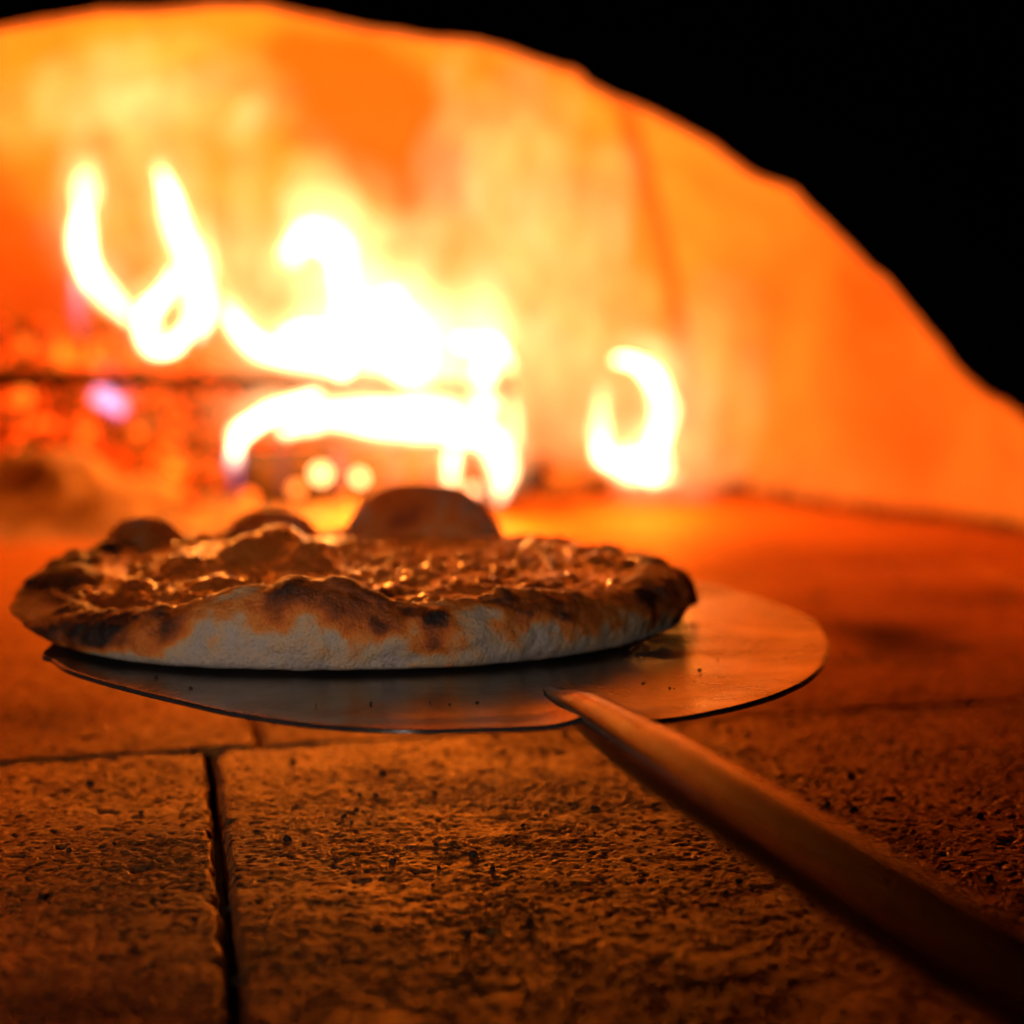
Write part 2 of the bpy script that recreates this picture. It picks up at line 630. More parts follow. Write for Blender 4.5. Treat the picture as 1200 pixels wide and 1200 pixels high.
# outer frame of the wall, matched point by point
outer = []
for k in range(nA):
    p = front[k]
    d = Vector((p.x - DC.x, p.z + 0.02))
    a = math.atan2(d.y, d.x)
    ux, uz = math.cos(a), math.sin(a)
    s = min(1.30 / max(abs(ux), 1e-6), 1.05 / max(abs(uz), 1e-6))
    outer.append(Vector((DC.x + ux * s, YF, -0.02 + uz * s)))
V = [tuple(v) for v in back] + [tuple(v) for v in front] + [tuple(v) for v in outer] + [(v.x, ARCH_Y, v.z) for v in outer]
Fa = []
for k in range(nA - 1):
    Fa.append((nA + k, nA + k + 1, 2 * nA + k + 1, 2 * nA + k))         # front face
    Fa.append((2 * nA + k, 2 * nA + k + 1, 3 * nA + k + 1, 3 * nA + k)) # outer side
    Fa.append((3 * nA + k, 3 * nA + k + 1, k + 1, k))                   # back face
wall = mesh_obj("front_wall", V, Fa, M_soot, oven, False)
Vs = [tuple(v) for v in back] + [tuple(v) for v in front]
Fs = [(k, k + 1, nA + k + 1, nA + k) for k in range(nA - 1)]
mesh_obj("arch_edge", Vs, Fs, M_soffit, oven, True)

# ------------------------------------------------------------------ floor of firebrick slabs
floor = mesh_obj("oven_floor", [(-1.7, 0.28, -0.022), (1.5, 0.28, -0.022), (1.5, 2.75, -0.022), (-1.7, 2.75, -0.022),
                                (-1.7, 0.28, -0.08), (1.5, 0.28, -0.08), (1.5, 2.75, -0.08), (-1.7, 2.75, -0.08)],
                 [(0, 1, 2, 3), (7, 6, 5, 4), (0, 4, 5, 1), (1, 5, 6, 2), (2, 6, 7, 3), (3, 7, 4, 0)], M_bed, None, False)
tag(floor, "gritty firebrick oven floor of large slabs with dark joints", None, None, "structure")
O = np.array([-0.150, 1.081])
ua = R_(16.7)
UU = np.array([math.cos(ua), math.sin(ua)])
VN = np.array([0.156, -0.988])           # towards the camera


SPOTS = [(*onz(px, py, 0).xy, ra_, rb_, am_) for (px, py, ra_, rb_, am_) in (
    (1050, 748, 0.035, 0.055, 0.9), (1010, 735, 0.05, 0.05, 0.5), (1130, 700, 0.07, 0.06, 0.5), (930, 650, 0.06, 0.05, 0.4), (60, 840, 0.03, 0.05, 0.5), (1080, 830, 0.05, 0.03, 0.4),
    (1060, 985, 0.012, 0.012, 0.8), (600, 985, 0.008, 0.008, 0.8), (90, 1180, 0.03, 0.02, 0.8), (190, 990, 0.006, 0.006, 0.9))]


def slab(A0, B0, C0, D0, step, seed, gap=0.003, pit=1.0, falloff_dim=0.0):
    """A0-B0 far edge, D0-C0 near edge (plan points)"""
    A0, B0, C0, D0 = [np.array(q, float) for q in (A0, B0, C0, D0)]
    w = max(np.linalg.norm(B0 - A0), np.linalg.norm(C0 - D0))
    h = max(np.linalg.norm(D0 - A0), np.linalg.norm(C0 - B0))
    nu, nv = max(6, int(w / step)), max(6, int(h / step))
    su = np.concatenate([[0, 0], np.linspace(0, 1, nu), [1, 1]])
    sv = np.concatenate([[0, 0], np.linspace(0, 1, nv), [1, 1]])
    Ug, Vg = np.meshgrid(su, sv, indexing='ij')
    gu, gv = gap / w, gap / h
    Ui, Vi = gu + Ug * (1 - 2 * gu), gv + Vg * (1 - 2 * gv)
    xy = (A0 * ((1 - Ui) * (1 - Vi))[..., None] + B0 * (Ui * (1 - Vi))[..., None] + C0 * (Ui * Vi)[..., None] + D0 * ((1 - Ui) * Vi)[..., None])
    p3 = np.concatenate([xy, np.zeros(xy.shape[:2] + (1,))], -1)
    du = np.minimum(Ug, 1 - Ug) * w
    dv = np.minimum(Vg, 1 - Vg) * h
    ed = np.minimum(du, dv)
    z = 0.0006 * fbm(p3 * 45, 3, seed)
    grain = 0.5 + 0 * z
    if step < 0.004:
        wq = xy + 0.0006 * np.stack([vnoise(p3 * 260, seed + 31), vnoise(p3 * 260, seed + 32)], -1)
        g1, g2, gr = cells(wq * 440, seed + 3)
        grain = gr
        patch = 0.45 + 0.65 * np.clip(0.5 + 1.5 * fbm(p3 * 17, 3, seed + 8), 0, 1)
        z = z + pit * patch * (0.00052 * (gr ** 1.6) * sst(0.0, 0.4, g2 - g1) - 0.0010 * (gr < 0.07)) + 0.0002 * vnoise(p3 * 190, seed + 4)
        wd, rid = worley(p3 * 38, seed + 7)
        z = z - pit * 0.0030 * np.where(rid > 0.80, sst(0.20, 0.04, wd * (1 + 0.5 * vnoise(p3 * 300, seed))), 0)
    chip = 0.0025 + 0.0035 * np.clip(fbm(p3 * 70, 3, seed + 11), 0, 1) * 2
    z = z - 0.0040 * (1 - sst(0, 1, ed / chip)) ** 1.5
    sta = 0 * z
    for (sx, sy, ra_, rb_, am_) in SPOTS:
        sta = sta + am_ * np.exp(-((((xy[..., 0] - sx) / ra_) ** 2 + ((xy[..., 1] - sy) / rb_) ** 2) * (1 + 0.8 * fbm(p3 * 30, 3, 91))) ** 1.0)
    # skirts
    for idx in (0, -1):
        z[idx, :] = -0.030
        z[:, idx] = -0.030
    # slightly uneven edge
    xy = xy + (0.0009 * np.stack([vnoise(p3 * 60, seed + 20), vnoise(p3 * 60, seed + 21)], -1)) * (ed < 0.003)[..., None]
    z = z + 0.0003 * math.sin(seed * 2.1)
    o = mesh_obj("floor_slab", np.concatenate([xy, z[..., None]], -1), grid_faces(len(su), len(sv))[:, ::-1], M_slab, floor, True, {'grain': grain, 'falloff_dim': falloff_dim + 0 * z, 'stain': np.clip(sta, 0, 1)})
    return o


def row(off, u0, u1, vfar, vnear, step, seed, gap=0.003, falloff_dim=0.0):
    f, n = O - VN * vfar, O - VN * vnear
    slab(f + UU * u0, f + UU * u1, n + UU * u1, n + UU * u0, step, seed, gap, 1.0, falloff_dim)


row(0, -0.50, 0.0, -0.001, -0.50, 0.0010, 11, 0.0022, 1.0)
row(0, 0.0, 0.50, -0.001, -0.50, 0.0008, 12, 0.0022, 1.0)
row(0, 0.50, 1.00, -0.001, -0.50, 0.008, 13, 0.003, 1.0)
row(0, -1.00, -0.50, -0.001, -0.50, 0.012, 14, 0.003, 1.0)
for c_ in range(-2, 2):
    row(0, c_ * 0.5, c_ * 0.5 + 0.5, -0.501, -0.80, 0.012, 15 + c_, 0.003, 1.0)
for r_ in range(3):
    v0, v1 = r_ * 0.55, (r_ + 1) * 0.55
    sh = (0.025, 0.30, 0.05)[r_]
    for c_ in range(-3, 3):
        u0 = sh + c_ * 0.60
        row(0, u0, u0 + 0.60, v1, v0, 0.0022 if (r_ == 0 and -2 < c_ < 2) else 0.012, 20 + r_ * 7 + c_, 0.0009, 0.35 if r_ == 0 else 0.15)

# ------------------------------------------------------------------ pizza peel
PZ = 0.064
peel = empty("pizza_peel", (-0.033, 1.03, PZ))
tag(peel, "round metal pizza peel on a long dark handle held under the pizza", "pizza peel")
contour = [(972, 765), (968, 747), (950, 727), (900, 705), (850, 690), (810, 684)]
front_c = [(52, 767), (62, 777), (83, 790), (146, 809), (250, 834), (350, 850), (458, 858), (550, 858), (675, 856), (745, 853), (800, 845), (875, 829), (925, 813), (958, 791)]
pl = [onz(x, y, PZ) for x, y in contour]
pl = [(p.x, p.y) for p in pl] + [(0.045, 1.262), (-0.03, 1.282), (-0.11, 1.262), (-0.175, 1.195), (-0.208, 1.09)]
pl += [(onz(x, y, PZ).x, onz(x, y, PZ).y) for x, y in front_c]
ol = catmull(pl, 480, True)
cc = np.array([-0.033, 1.03])
rings = 60
fr = np.linspace(0, 1, rings) ** 0.8
top = cc + (ol[:, None, :] - cc) * fr[None, :, None]
p3 = np.concatenate([top, np.zeros(top.shape[:2] + (1,))], -1)
axd = np.abs((p3[..., 0] - 0.029) * 0.962 + (p3[..., 1] - 0.846) * 0.272)
along = (p3[..., 1] - 0.82)
dz = 0.0045 * np.exp(-(axd / 0.0125) ** 2) * sst(0.085, 0.012, along) + 0.0012 * np.exp(-(axd / 0.035) ** 2) * sst(0.12, 0.02, along) + 0.0009 * fbm(p3 * 12, 3, 77) + 0.0035 * sst(0.86, 1.0, fr)[None, :] * 0.35
up = np.concatenate([top, (PZ + dz)[..., None]], -1)
dn_ = up.copy()
dn_[..., 2] -= 0.0016
allp = np.concatenate([up, dn_[:, ::-1]], 1)
blade = mesh_obj("blade", allp, grid_faces(480, rings * 2, True)[:, ::-1], M_blade, peel, True)


def loft(name, secs, mat, parent, n=28, cap=True):
    """secs: (centre, side vector, up vector, half width, half height, power)"""
    V, F = [], []
    for (c, sd, upv, hw, hh, pw) in secs:
        for k in range(n):
            a = 2 * math.pi * k / n
            ca, sa = math.cos(a), math.sin(a)
            x = math.copysign(abs(ca) ** (2 / pw), ca) * hw
            y = math.copysign(abs(sa) ** (2 / pw), sa) * hh
            V.append(tuple(c + sd * x + upv * y))
    m = len(secs)
    for i in range(m - 1):
        for k in range(n):
            k2 = (k + 1) % n
            F.append((i * n + k, i * n + k2, (i + 1) * n + k2, (i + 1) * n + k))
    if cap:
        F.append(tuple(reversed(range(n))))
        F.append(tuple((m - 1) * n + k for k in range(n)))
    return mesh_obj(name, V, F, mat, parent, True)


hx0 = Vector((0.014, 0.905, PZ + 0.0015))
hx1 = Vector((0.029, 0.846, PZ + 0.001))
hx2 = Vector((0.068, 0.710, PZ + 0.001))
hx3 = Vector((0.121, 0.520, PZ + 0.0005))
hd = (hx3 - hx1).normalized()
sd = hd.cross(Vector((0, 0, 1))).normalized()
uz = Vector((0, 0, 1))
secs = []
for (t_, w_, h_, z_) in ((-0.050, 0.0030, 0.0010, 0.0010), (-0.030, 0.0070, 0.0030, 0.0012), (-0.012, 0.0092, 0.0056, 0.0018), (0.004, 0.0095, 0.0074, 0.0016),
                         (0.03, 0.0100, 0.0092, 0.0006), (0.06, 0.0109, 0.0107, 0.0), (0.10, 0.0115, 0.0115, 0.0), (0.15, 0.0118, 0.0118, 0.0), (0.16, 0.0118, 0.0118, 0.0)):
    secs.append((hx1 + hd * t_ + uz * z_, sd, uz, w_, h_, 2.0))
secs2 = []
loft("socket", secs, M_neck, peel, 28, False)
for k in range(40):
    t_ = 0.1502 + k * 0.0132
    w_ = 0.0119 + 0.0006 * math.sin(k * 0.08) if k else 0.0117
    secs2.append((hx1 + hd * t_, sd, uz, w_, w_, 2.0))
loft("handle", secs2, M_handle, peel, 28, False)

# ------------------------------------------------------------------ pizza
PC = np.array([-0.079, 1.096])
PR = 0.1665
PB = PZ + 0.0018
pizza = empty("pizza", (PC[0], PC[1], PB))
tag(pizza, "freshly baked pizza with blistered browned top and pale floury crust resting on the peel", "pizza")

phis = np.array([-180, -160, -140, -120, -105, -90, -80, -70, -58, -45, -35, -27, -15, -5, 5, 11, 19, 28, 38, 46, 61, 70, 78, 90, 110, 130, 150, 165, 180.])
hts = np.array([24, 22, 26, 25, 24, 19, 16, 15, 16.5, 19, 20, 22, 33, 39, 33, 26, 26.5, 27.5, 25.5, 25, 23, 24, 26, 25, 22, 23, 22, 23, 24]) / 1000


def Hrim(ph):
    d = np.degrees(ph)
    d = (d + 180) % 360 - 180
    return np.interp(d, phis, hts)


NA, NP = 900, 100
ph = np.linspace(-np.pi, np.pi, NA, endpoint=False)
prof = catmull([(0.55, 0.10), (0.75, 0.02), (0.93, 0.0), (0.978, 0.03), (0.994, 0.16), (1.0, 0.40), (0.992, 0.64), (0.962, 0.85), (0.925, 0.97), (0.89, 1.0), (0.855, 0.95), (0.81, 0.80), (0.75, 0.55), (0.70, 0.40)], NP)
circ = np.stack([np.cos(ph), np.sin(ph), 0 * ph], -1)
Rp = PR * (1 + 0.012 * fbm(circ * 2.2, 2, 3) + 0.008 * fbm(circ * 7, 2, 8)) + 0.006 * 0
Hk = np.convolve(np.concatenate([Hrim(ph)] * 3), np.ones(9) / 9, 'same')[NA:2 * NA] * (1 + 0.05 * fbm(circ * 9, 3, 21))
Rg = Rp[:, None] * prof[None, :, 0]
Zg = Hk[:, None] * prof[None, :, 1]
Zg = Zg + 0.0075 * np.exp(-((np.degrees(ph) + 70) / 16) ** 2)[:, None] * sst(0.80, 0.99, prof[None, :, 0]) * (1 - prof[None, :, 1])
Ph = np.repeat(ph[:, None], NP, 1)
tip = np.exp(-((np.degrees(ph) + 63) / 13) ** 2)[:, None]
zq = prof[None, :, 1]
Rg = Rg + tip * sst(0.85, 0.98, prof[None, :, 0]) * (0.004 * np.exp(-((zq - 0.24) / 0.20) ** 2) - 0.012 * sst(0.4, 0.95, zq))


def polar(r, a, z):
    return np.stack([PC[0] + r * np.sin(a), PC[1] - r * np.cos(a), PB + z], -1)


C0 = polar(Rg, Ph, Zg)
zn = prof[None, :, 1] + 0 * Ph
outer_side = (np.arange(NP)[None, :] < NP * 0.62)
# lumps: soft swelling low down, blisters on the browned top
tl = np.gradient(prof, axis=0)
nr, nz = tl[:, 1], -tl[:, 0]
ln = np.hypot(nr, nz)
nr, nz = nr / ln, nz / ln
Nn = np.stack([nr[None] * np.sin(Ph), -nr[None] * np.cos(Ph), nz[None] + 0 * Ph], -1)
topm = sst(0.55, 0.95, zn)
wd, rid = worley(C0 * 62, 40)
bl = np.clip(1 - (wd / 0.62) ** 2, 0, 1) * (rid > 0.35) * (0.4 + rid)
wd2, rid2 = worley(C0 * 140, 60)
bl2 = np.clip(1 - (wd2 / 0.6) ** 2, 0, 1) * (rid2 > 0.4)
degp = np.degrees(Ph)
calm = 0.50 + 0.30 * sst(60, 80, np.abs(degp))
disp = 0.0038 * fbm(C0 * np.array([34, 34, 48]), 3, 50) + topm * (0.0042 * bl * calm + 0.0010 * bl2) + 0.0013 * fbm(C0 * 110, 3, 52) + 0.0007 * fbm(C0 * 240, 3, 51)
low = sst(0.02, 0.22, zn)
disp = disp * (0.25 + 0.75 * low)
C1 = C0 + Nn * disp[..., None]
C1[..., 2] = np.maximum(C1[..., 2], PB - 0.0004)
# browning
deg = np.degrees(Ph)
bn = fbm(C0 * np.array([34, 34, 20]), 4, 70)
bn2 = fbm(C0 * 80, 3, 71)
toast = 0.13 + 0.38 * sst(0.40, 0.95, zn + 0.62 * bn) + 0.26 * bn2 + 0.16 * bn + 0.20 * topm * np.clip(bl - 0.2, 0, 1)
toast += 0.62 * sst(-24, -44, deg + 12 * bn) * sst(-135, -100, deg) * sst(0.0, 0.35, zn + 0.4 * bn)
for (c_, w_, lo, am) in ((15.5, 2.6, 0.30, 0.45), (26.5, 3.4, 0.42, 0.35), (62, 2.2, 0.25, 0.5), (-38, 3.2, 0.35, 0.55), (-25, 2.4, 0.40, 0.30), (-6, 5, 0.55, 0.3), (75, 4, 0.3, 0.5), (41, 2.5, 0.6, .25)):
    toast += am * np.exp(-((deg - c_ + 4 * bn) / w_) ** 2) * sst(lo - 0.12, lo + 0.12, zn + 0.15 * bn2) * outer_side
toast += 0.30 * sst(66, 84, deg) * sst(0.35, 0.7, zn)
wd3, rid3 = worley(C0 * np.array([80, 80, 95]), 85)
toast += 0.22 * (rid3 > 0.76) * sst(0.50, 0.28, wd3 * (1 + 0.9 * fbm(C0 * 170, 3, 86))) * sst(0.30, 0.60, zn + 0.3 * bn)
toast -= 0.10 * sst(0.30, 0.05, zn)
toast = np.clip(toast, 0, 0.97)
mesh_obj("crust", C1, grid_faces(NA, NP, True)[:, ::-1], M_crust, pizza, True, {'toast': toast})

# cheese: a blistered sheet that laps on to the rim
NR = 230
ra = np.linspace(0.002, 1, NR)
edge = 0.885 + 0.035 * fbm(circ * 6, 3, 90)
Phc = np.repeat(ph[::2][:, None], NR, 1)
edge2 = edge[::2]
Hc = Hk[::2]
rn = edge2[:, None] * ra[None, :]
K0 = polar(rn * Rp[::2][:, None], Phc, 0 * rn)
lift = np.interp(rn, prof[np.argmax(prof[:, 1]):][::-1, 0], prof[np.argmax(prof[:, 1]):][::-1, 1])
low = np.clip(Hc / 0.0235, 0.70, 1.0)[:, None]
base = (0.0225 * (1 - (1 - low) * sst(0.25, 0.95, ra)[None, :]) + 0.003 * (1 - ra[None, :] ** 2)) + 0.0018 * fbm(K0 * 26, 3, 95)
rimz = Hc[:, None] * np.interp(rn, [0.70, 0.75, 0.81, 0.855, 0.89, 0.93], [0.40, 0.55, 0.80, 0.95, 1.0, 0.97])
w = sst(0.70, 0.86, rn)
z = base * (1 - w) + np.maximum(base, rimz + 0.0008) * w
z = z - 0.004 * sst(0.94, 1.0, ra)[None, :]
for (bx, by, sg, am) in ((330, 655, 0.017, 0.015), (285, 662, 0.013, 0.011), (365, 668, 0.013, 0.012), (215, 668, 0.016, 0.008), (150, 690, 0.015, 0.008), (420, 652, 0.02, 0.005),
                         (640, 640, 0.018, 0.004), (560, 660, 0.02, 0.003), (700, 655, 0.02, 0.004), (250, 690, 0.012, 0.006)):
    q = onz(bx, by, PB + 0.024)
    d2 = ((K0[..., 0] - q.x) / sg) ** 2 + ((K0[..., 1] - q.y) / (sg * 1.3)) ** 2
    z = z + am * np.exp(-d2 * (1 + 0.3 * fbm(K0 * 60, 2, 33)))
K1 = K0.copy()
K1[..., 2] = 0
w1, i1 = worley(K1 * 70 + 0.15 * fbm(K1 * 60, 2, 5)[..., None], 101)
w2, i2 = worley(K1 * 135, 111)
w3, i3 = worley(K1 * 290, 121)
b1 = np.sqrt(np.clip(1 - (w1 / (0.35 + 0.3 * i1)) ** 2, 0, 1)) * (i1 > 0.45)
b2 = np.sqrt(np.clip(1 - (w2 / (0.35 + 0.3 * i2)) ** 2, 0, 1)) * (i2 > 0.4)
b3 = np.clip(1 - (w3 / 0.6) ** 2, 0, 1)
fade = sst(1.0, 0.93, ra)[None, :]
z = z + fade * (0.0026 * b1 + 0.0015 * b2 + 0.0006 * b3 + 0.0003 * fbm(K1 * 340, 2, 130))
ct = 0.08 + 0.24 * b1 * i1 + 0.12 * b2 + 0.32 * fbm(K1 * 24, 3, 140) + 0.18 * fbm(K1 * 90, 3, 141) + 0.25 * sst(0.8, 1.0, ra)[None, :]
ct = ct + 0.35 * sst(-0.06, -0.15, K1[..., 0] - PC[0])
mesh_obj("cheese", np.stack([K0[..., 0], K0[..., 1], PB + z], -1), grid_faces(NA // 2, NR, True)[:, ::-1], M_cheese, pizza, True, {'toast': np.clip(ct, 0, 0.95)})


def bubble(px, py, Y, rx, ry, rz, base_t, spot, seed):
    """puffed dough blister; py is the level of its foot in the photograph"""
    c = at(px, py, Y)
    n1_, n2_ = 72, 40
    a = np.linspace(0, 2 * np.pi, n1_, endpoint=False)
    e = np.linspace(-0.5, np.pi / 2 - 1e-3, n2_)
    Aa, Ee = np.meshgrid(a, e, indexing='ij')
    d = np.stack([np.cos(Aa) * np.cos(Ee), np.sin(Aa) * np.cos(Ee), np.sin(Ee)], -1)
    k = 1 + 0.09 * fbm(d * 1.5 + seed, 2, seed) + 0.02 * fbm(d * 7, 3, seed + 1)
    flare = 1 + 0.35 * np.clip(-np.sin(Ee) + 0.15, 0, 1)
    p = d * k[..., None] * np.array([rx, ry, rz])
    p[..., 0] *= flare
    p[..., 1] *= flare
    p = p + np.array(c)
    tst = base_t - 0.11 + 0.26 * fbm(d * 2.4 + seed, 4, seed + 5) + 0.10 * fbm(d * 8, 3, seed + 6)
    for (dx, dy, dz_, rad, am) in spot:
        v = np.array([dx, dy, dz_], float)
        v /= np.linalg.norm(v)
        tst = tst + am * np.exp(-(np.linalg.norm(d - v, axis=-1) * (1 + 0.4 * fbm(d * 5, 2, seed + 9)) / rad) ** 2)
    return mesh_obj("dough_bubble", p, grid_faces(n1_, n2_, True), M_puff, pizza, True, {'toast': np.clip(tst, 0, 1)})


bubble(497, 645, 1.245, 0.045, 0.036, 0.0385, 0.36, [(-0.25, -0.75, 0.62, 0.36, 0.36), (0, 0, 1, 0.4, 0.12)], 3)
bubble(170, 670, 1.19, 0.0245, 0.026, 0.031, 0.38, [(-0.6, -0.6, 0.4, 0.7, 0.2)], 14)
bubble(318, 640, 1.245, 0.028, 0.026, 0.0215, 0.42, [(-0.3, -0.6, 0.6, 0.6, 0.2)], 25)
bubble(85, 705, 1.09, 0.022, 0.030, 0.019, 0.74, [(-0.6, -0.6, 0.3, 0.7, 0.25)], 36)
bubble(745, 668, 1.17, 0.019, 0.020, 0.010, 0.76, [(0, -0.5, 0.8, 0.6, 0.15)], 47)
bubble(788, 692, 1.10, 0.012, 0.020, 0.012, 0.82, [], 58)
bubble(700, 655, 1.21, 0.016, 0.016, 0.008, 0.70, [], 69)
bubble(620, 640, 1.25, 0.020, 0.018, 0.007, 0.70, [], 80)
bubble(376, 706, 0.985, 0.026, 0.018, 0.011, 0.50, [(0.2, 0.2, 1, 0.6, 0.15)], 91)

# ------------------------------------------------------------------ fire: logs, embers, ash, flames
FY = 2.15


def rough_log(name, a, b, r0, r1, mat, seed, n=16, m=26, flat=1.0, rough=0.16):
    a, b = Vector(a), Vector(b)
    ax = (b - a).normalized()
    s_ = ax.cross(Vector((0, 0, 1))).normalized()
    u_ = s_.cross(ax).normalized()
    V, F = [], []
    for i in range(m):
        t = i / (m - 1)
        c = a.lerp(b, t)
        r = r0 + (r1 - r0) * t
        bend = 0.25 * r0 * float(vnoise(np.array([t * 3, seed, 0.3]), seed))
        for k in range(n):
            al = 2 * math.pi * k / n
            q = np.array([math.cos(al) * 1.3, math.sin(al) * 1.3, t * 6 + seed])
            rr_ = r * (1 + rough * float(fbm(q, 3, seed)))
            V.append(tuple(c + s_ * math.cos(al) * rr_ + u_ * (math.sin(al) * rr_ * flat + bend)))
    for i in range(m - 1):
        for k in range(n):
            F.append((i * n + k, i * n + (k + 1) % n, (i + 1) * n + (k + 1) % n, (i + 1) * n + k))
    F.append(tuple(reversed(range(n))))
    F.append(tuple((m - 1) * n + k for k in range(n)))
    return mesh_obj(name, V, F, mat, None, True)


stick = rough_log("burning_branch", at(-90, 440, 2.01), at(600, 456, 2.04), 0.0095, 0.0048, M_char, 3, 10, 40)
tag(stick, "thin charred branch lying level across the flames above the burning log", "branch")
lg = rough_log("burning_log", at(283, 552, 2.13), at(612, 552, 2.18), 0.032, 0.030, M_char, 8, 22, 30, 0.9, 0.2)
tag(lg, "thick charred log under the branch with flames curling over its top", "log")
lg2 = rough_log("burning_log", at(30, 492, 2.34), at(300, 470, 2.30), 0.026, 0.024, M_bark, 12, 18, 20, 0.9, 0.2)
tag(lg2, "burning log half buried in the glowing embers behind the branch", "log")
lg3 = rough_log("charred_stump", at(636, 562, 2.20), at(704, 566, 2.14), 0.026, 0.018, M_bark, 15, 16, 14, 0.8, 0.3)
tag(lg3, "short brown burnt stump of wood beside the right hand hook flame", "log stump")

random.seed(5)


def lump(seed, n=10, m=7):
    V, F = [], []
    for i in range(m):
        e = -math.pi / 2 + math.pi * (i + 0.5) / m
        for k in range(n):
            a = 2 * math.pi * k / n
            d = np.array([math.cos(a) * math.cos(e), math.sin(a) * math.cos(e), math.sin(e)])
            V.append(d * (1 + 0.35 * float(fbm(d * 1.6 + seed, 2, seed))))
    for i in range(m - 1):
        for k in range(n):
            F.append((i * n + k, i * n + (k + 1) % n, (i + 1) * n + (k + 1) % n, (i + 1) * n + k))
    F.append(tuple(reversed(range(n))))
    F.append(tuple((m - 1) * n + k for k in range(n)))
    return np.array(V), F


LUMPS = [lump(s) for s in range(8)]


def joined_lumps(name, items, mat):
    V, F = [], []
    for (c, r, sq) in items:
        v, f = random.choice(LUMPS)
        rot = Matrix.Rotation(random.uniform(0, 6.28), 3, Vector((random.gauss(0, 1), random.gauss(0, 1), random.gauss(0, 1))).normalized())
        b0 = len(V)
        sc = Vector((1, random.uniform(0.7, 1.1), sq))
        for q in v:
            w_ = rot @ Vector(q * np.array(sc)) * r
            V.append((c[0] + w_.x, c[1] + w_.y, c[2] + w_.z))
        F += [tuple(b0 + i for i in ff) for ff in f]
    return mesh_obj(name, V, F, mat, None, True)


# bed of glowing coals heaped against the left side
def heap(x, y):
    """height of the ember heap at a plan point"""
    h = 0.172 * math.exp(-(((x + 0.47) / 0.22) ** 2 + ((y - 2.32) / 0.14) ** 2))
    h += 0.075 * math.exp(-(((x + 0.33) / 0.20) ** 2 + ((y - 2.18) / 0.12) ** 2))
    if x > -0.29: h *= 0.0 if y < 2.22 else 0.8
    return h


items = []
while len(items) < 1100:
    x, y = random.uniform(-0.72, 0.12), random.uniform(2.02, 2.46)
    if math.hypot(x - DC.x, y - DC.y) > 0.66: continue
    h = heap(x, y)
    if h < 0.008: continue
    items.append(((x, y, h * random.uniform(0.75, 1.0)), random.uniform(0.008, 0.021), random.uniform(0.6, 1.0)))
eb = joined_lumps("ember_bed", items, M_coal)
tag(eb, "heap of glowing red embers banked against the left of the oven", None, None, "stuff")

# grey brown ash raked in front of the embers
NX, NYa = 120, 60
X, Y = np.meshgrid(np.linspace(-0.78, 0.04, NX), np.linspace(1.86, 2.30, NYa), indexing='ij')
q = np.stack([X, Y, 0 * X], -1)
hh = 0.062 * np.exp(-(((X + 0.50) / 0.13) ** 2 + ((Y - 2.06) / 0.085) ** 2)) + 0.034 * np.exp(-(((X + 0.36) / 0.09) ** 2 + ((Y - 2.05) / 0.07) ** 2)) \
    + 0.016 * np.exp(-(((X + 0.2) / 0.14) ** 2 + ((Y - 2.12) / 0.10) ** 2))
hh = hh * (1 + 0.5 * fbm(q * 22, 3, 61)) + 0.006 * fbm(q * 40, 3, 62) * np.clip(hh / 0.02, 0, 1) - 0.004
ash = mesh_obj("ash_heap", np.stack([X, Y, hh], -1), grid_faces(NX, NYa), M_ash, None, True)
tag(ash, "soft brown mound of ash raked up in front of the embers", None, None, "stuff")

# single bright embers
for (px, py, Y_, rp, col, st, lab) in (
        (347, 573, 2.05, 9, (1.0, 0.22, 0.03), 7, "bright orange ember in front of the log, left of the palest ember"),
        (376, 555, 2.05, 12, (1.0, 0.48, 0.16), 9, "largest pale ember glowing against the dark log"),
        (421, 560, 2.05, 10, (1.0, 0.50, 0.18), 8, "pale ember at the log just behind the big dough bubble"),
        (292, 583, 2.04, 10, (1.0, 0.12, 0.008), 5, "red orange ember lying near the left end of the log"),
        (203, 552, 2.07, 10, (1.0, 0.12, 0.006), 4, "red ember on the ash right of the mound"),
        (408, 583, 2.05, 8, (1.0, 0.14, 0.01), 3, "dull red ember tucked low behind the big dough bubble"),
        (555, 575, 2.06, 9, (1.0, 0.42, 0.22), 5, "pinkish ember under the right end of the log"),
        (160, 507, 2.09, 8, (1.0, 0.09, 0.004), 4, "small red ember below the violet flame"),
        (27, 465, 2.10, 14, (1.0, 0.12, 0.006), 3, "broad orange red ember at the far left under the branch"),
        (75, 420, 2.16, 12, (1.0, 0.14, 0.006), 3, "orange ember above the branch under the leftmost flame"),
        (28, 405, 2.16, 12, (1.0, 0.10, 0.004), 2.6, "deep orange ember above the branch at the far left")):
    v, f = LUMPS[(px + py) % 8]
    c = at(px, py, Y_)
    r = rp / FPX * Y_
    o = mesh_obj("ember", [tuple(np.array(c) + q_ * r * 0.8) for q_ in v], f, mat_emit("ember_glow", col, st), None, True)
    tag(o, lab, "ember", "single glowing embers")

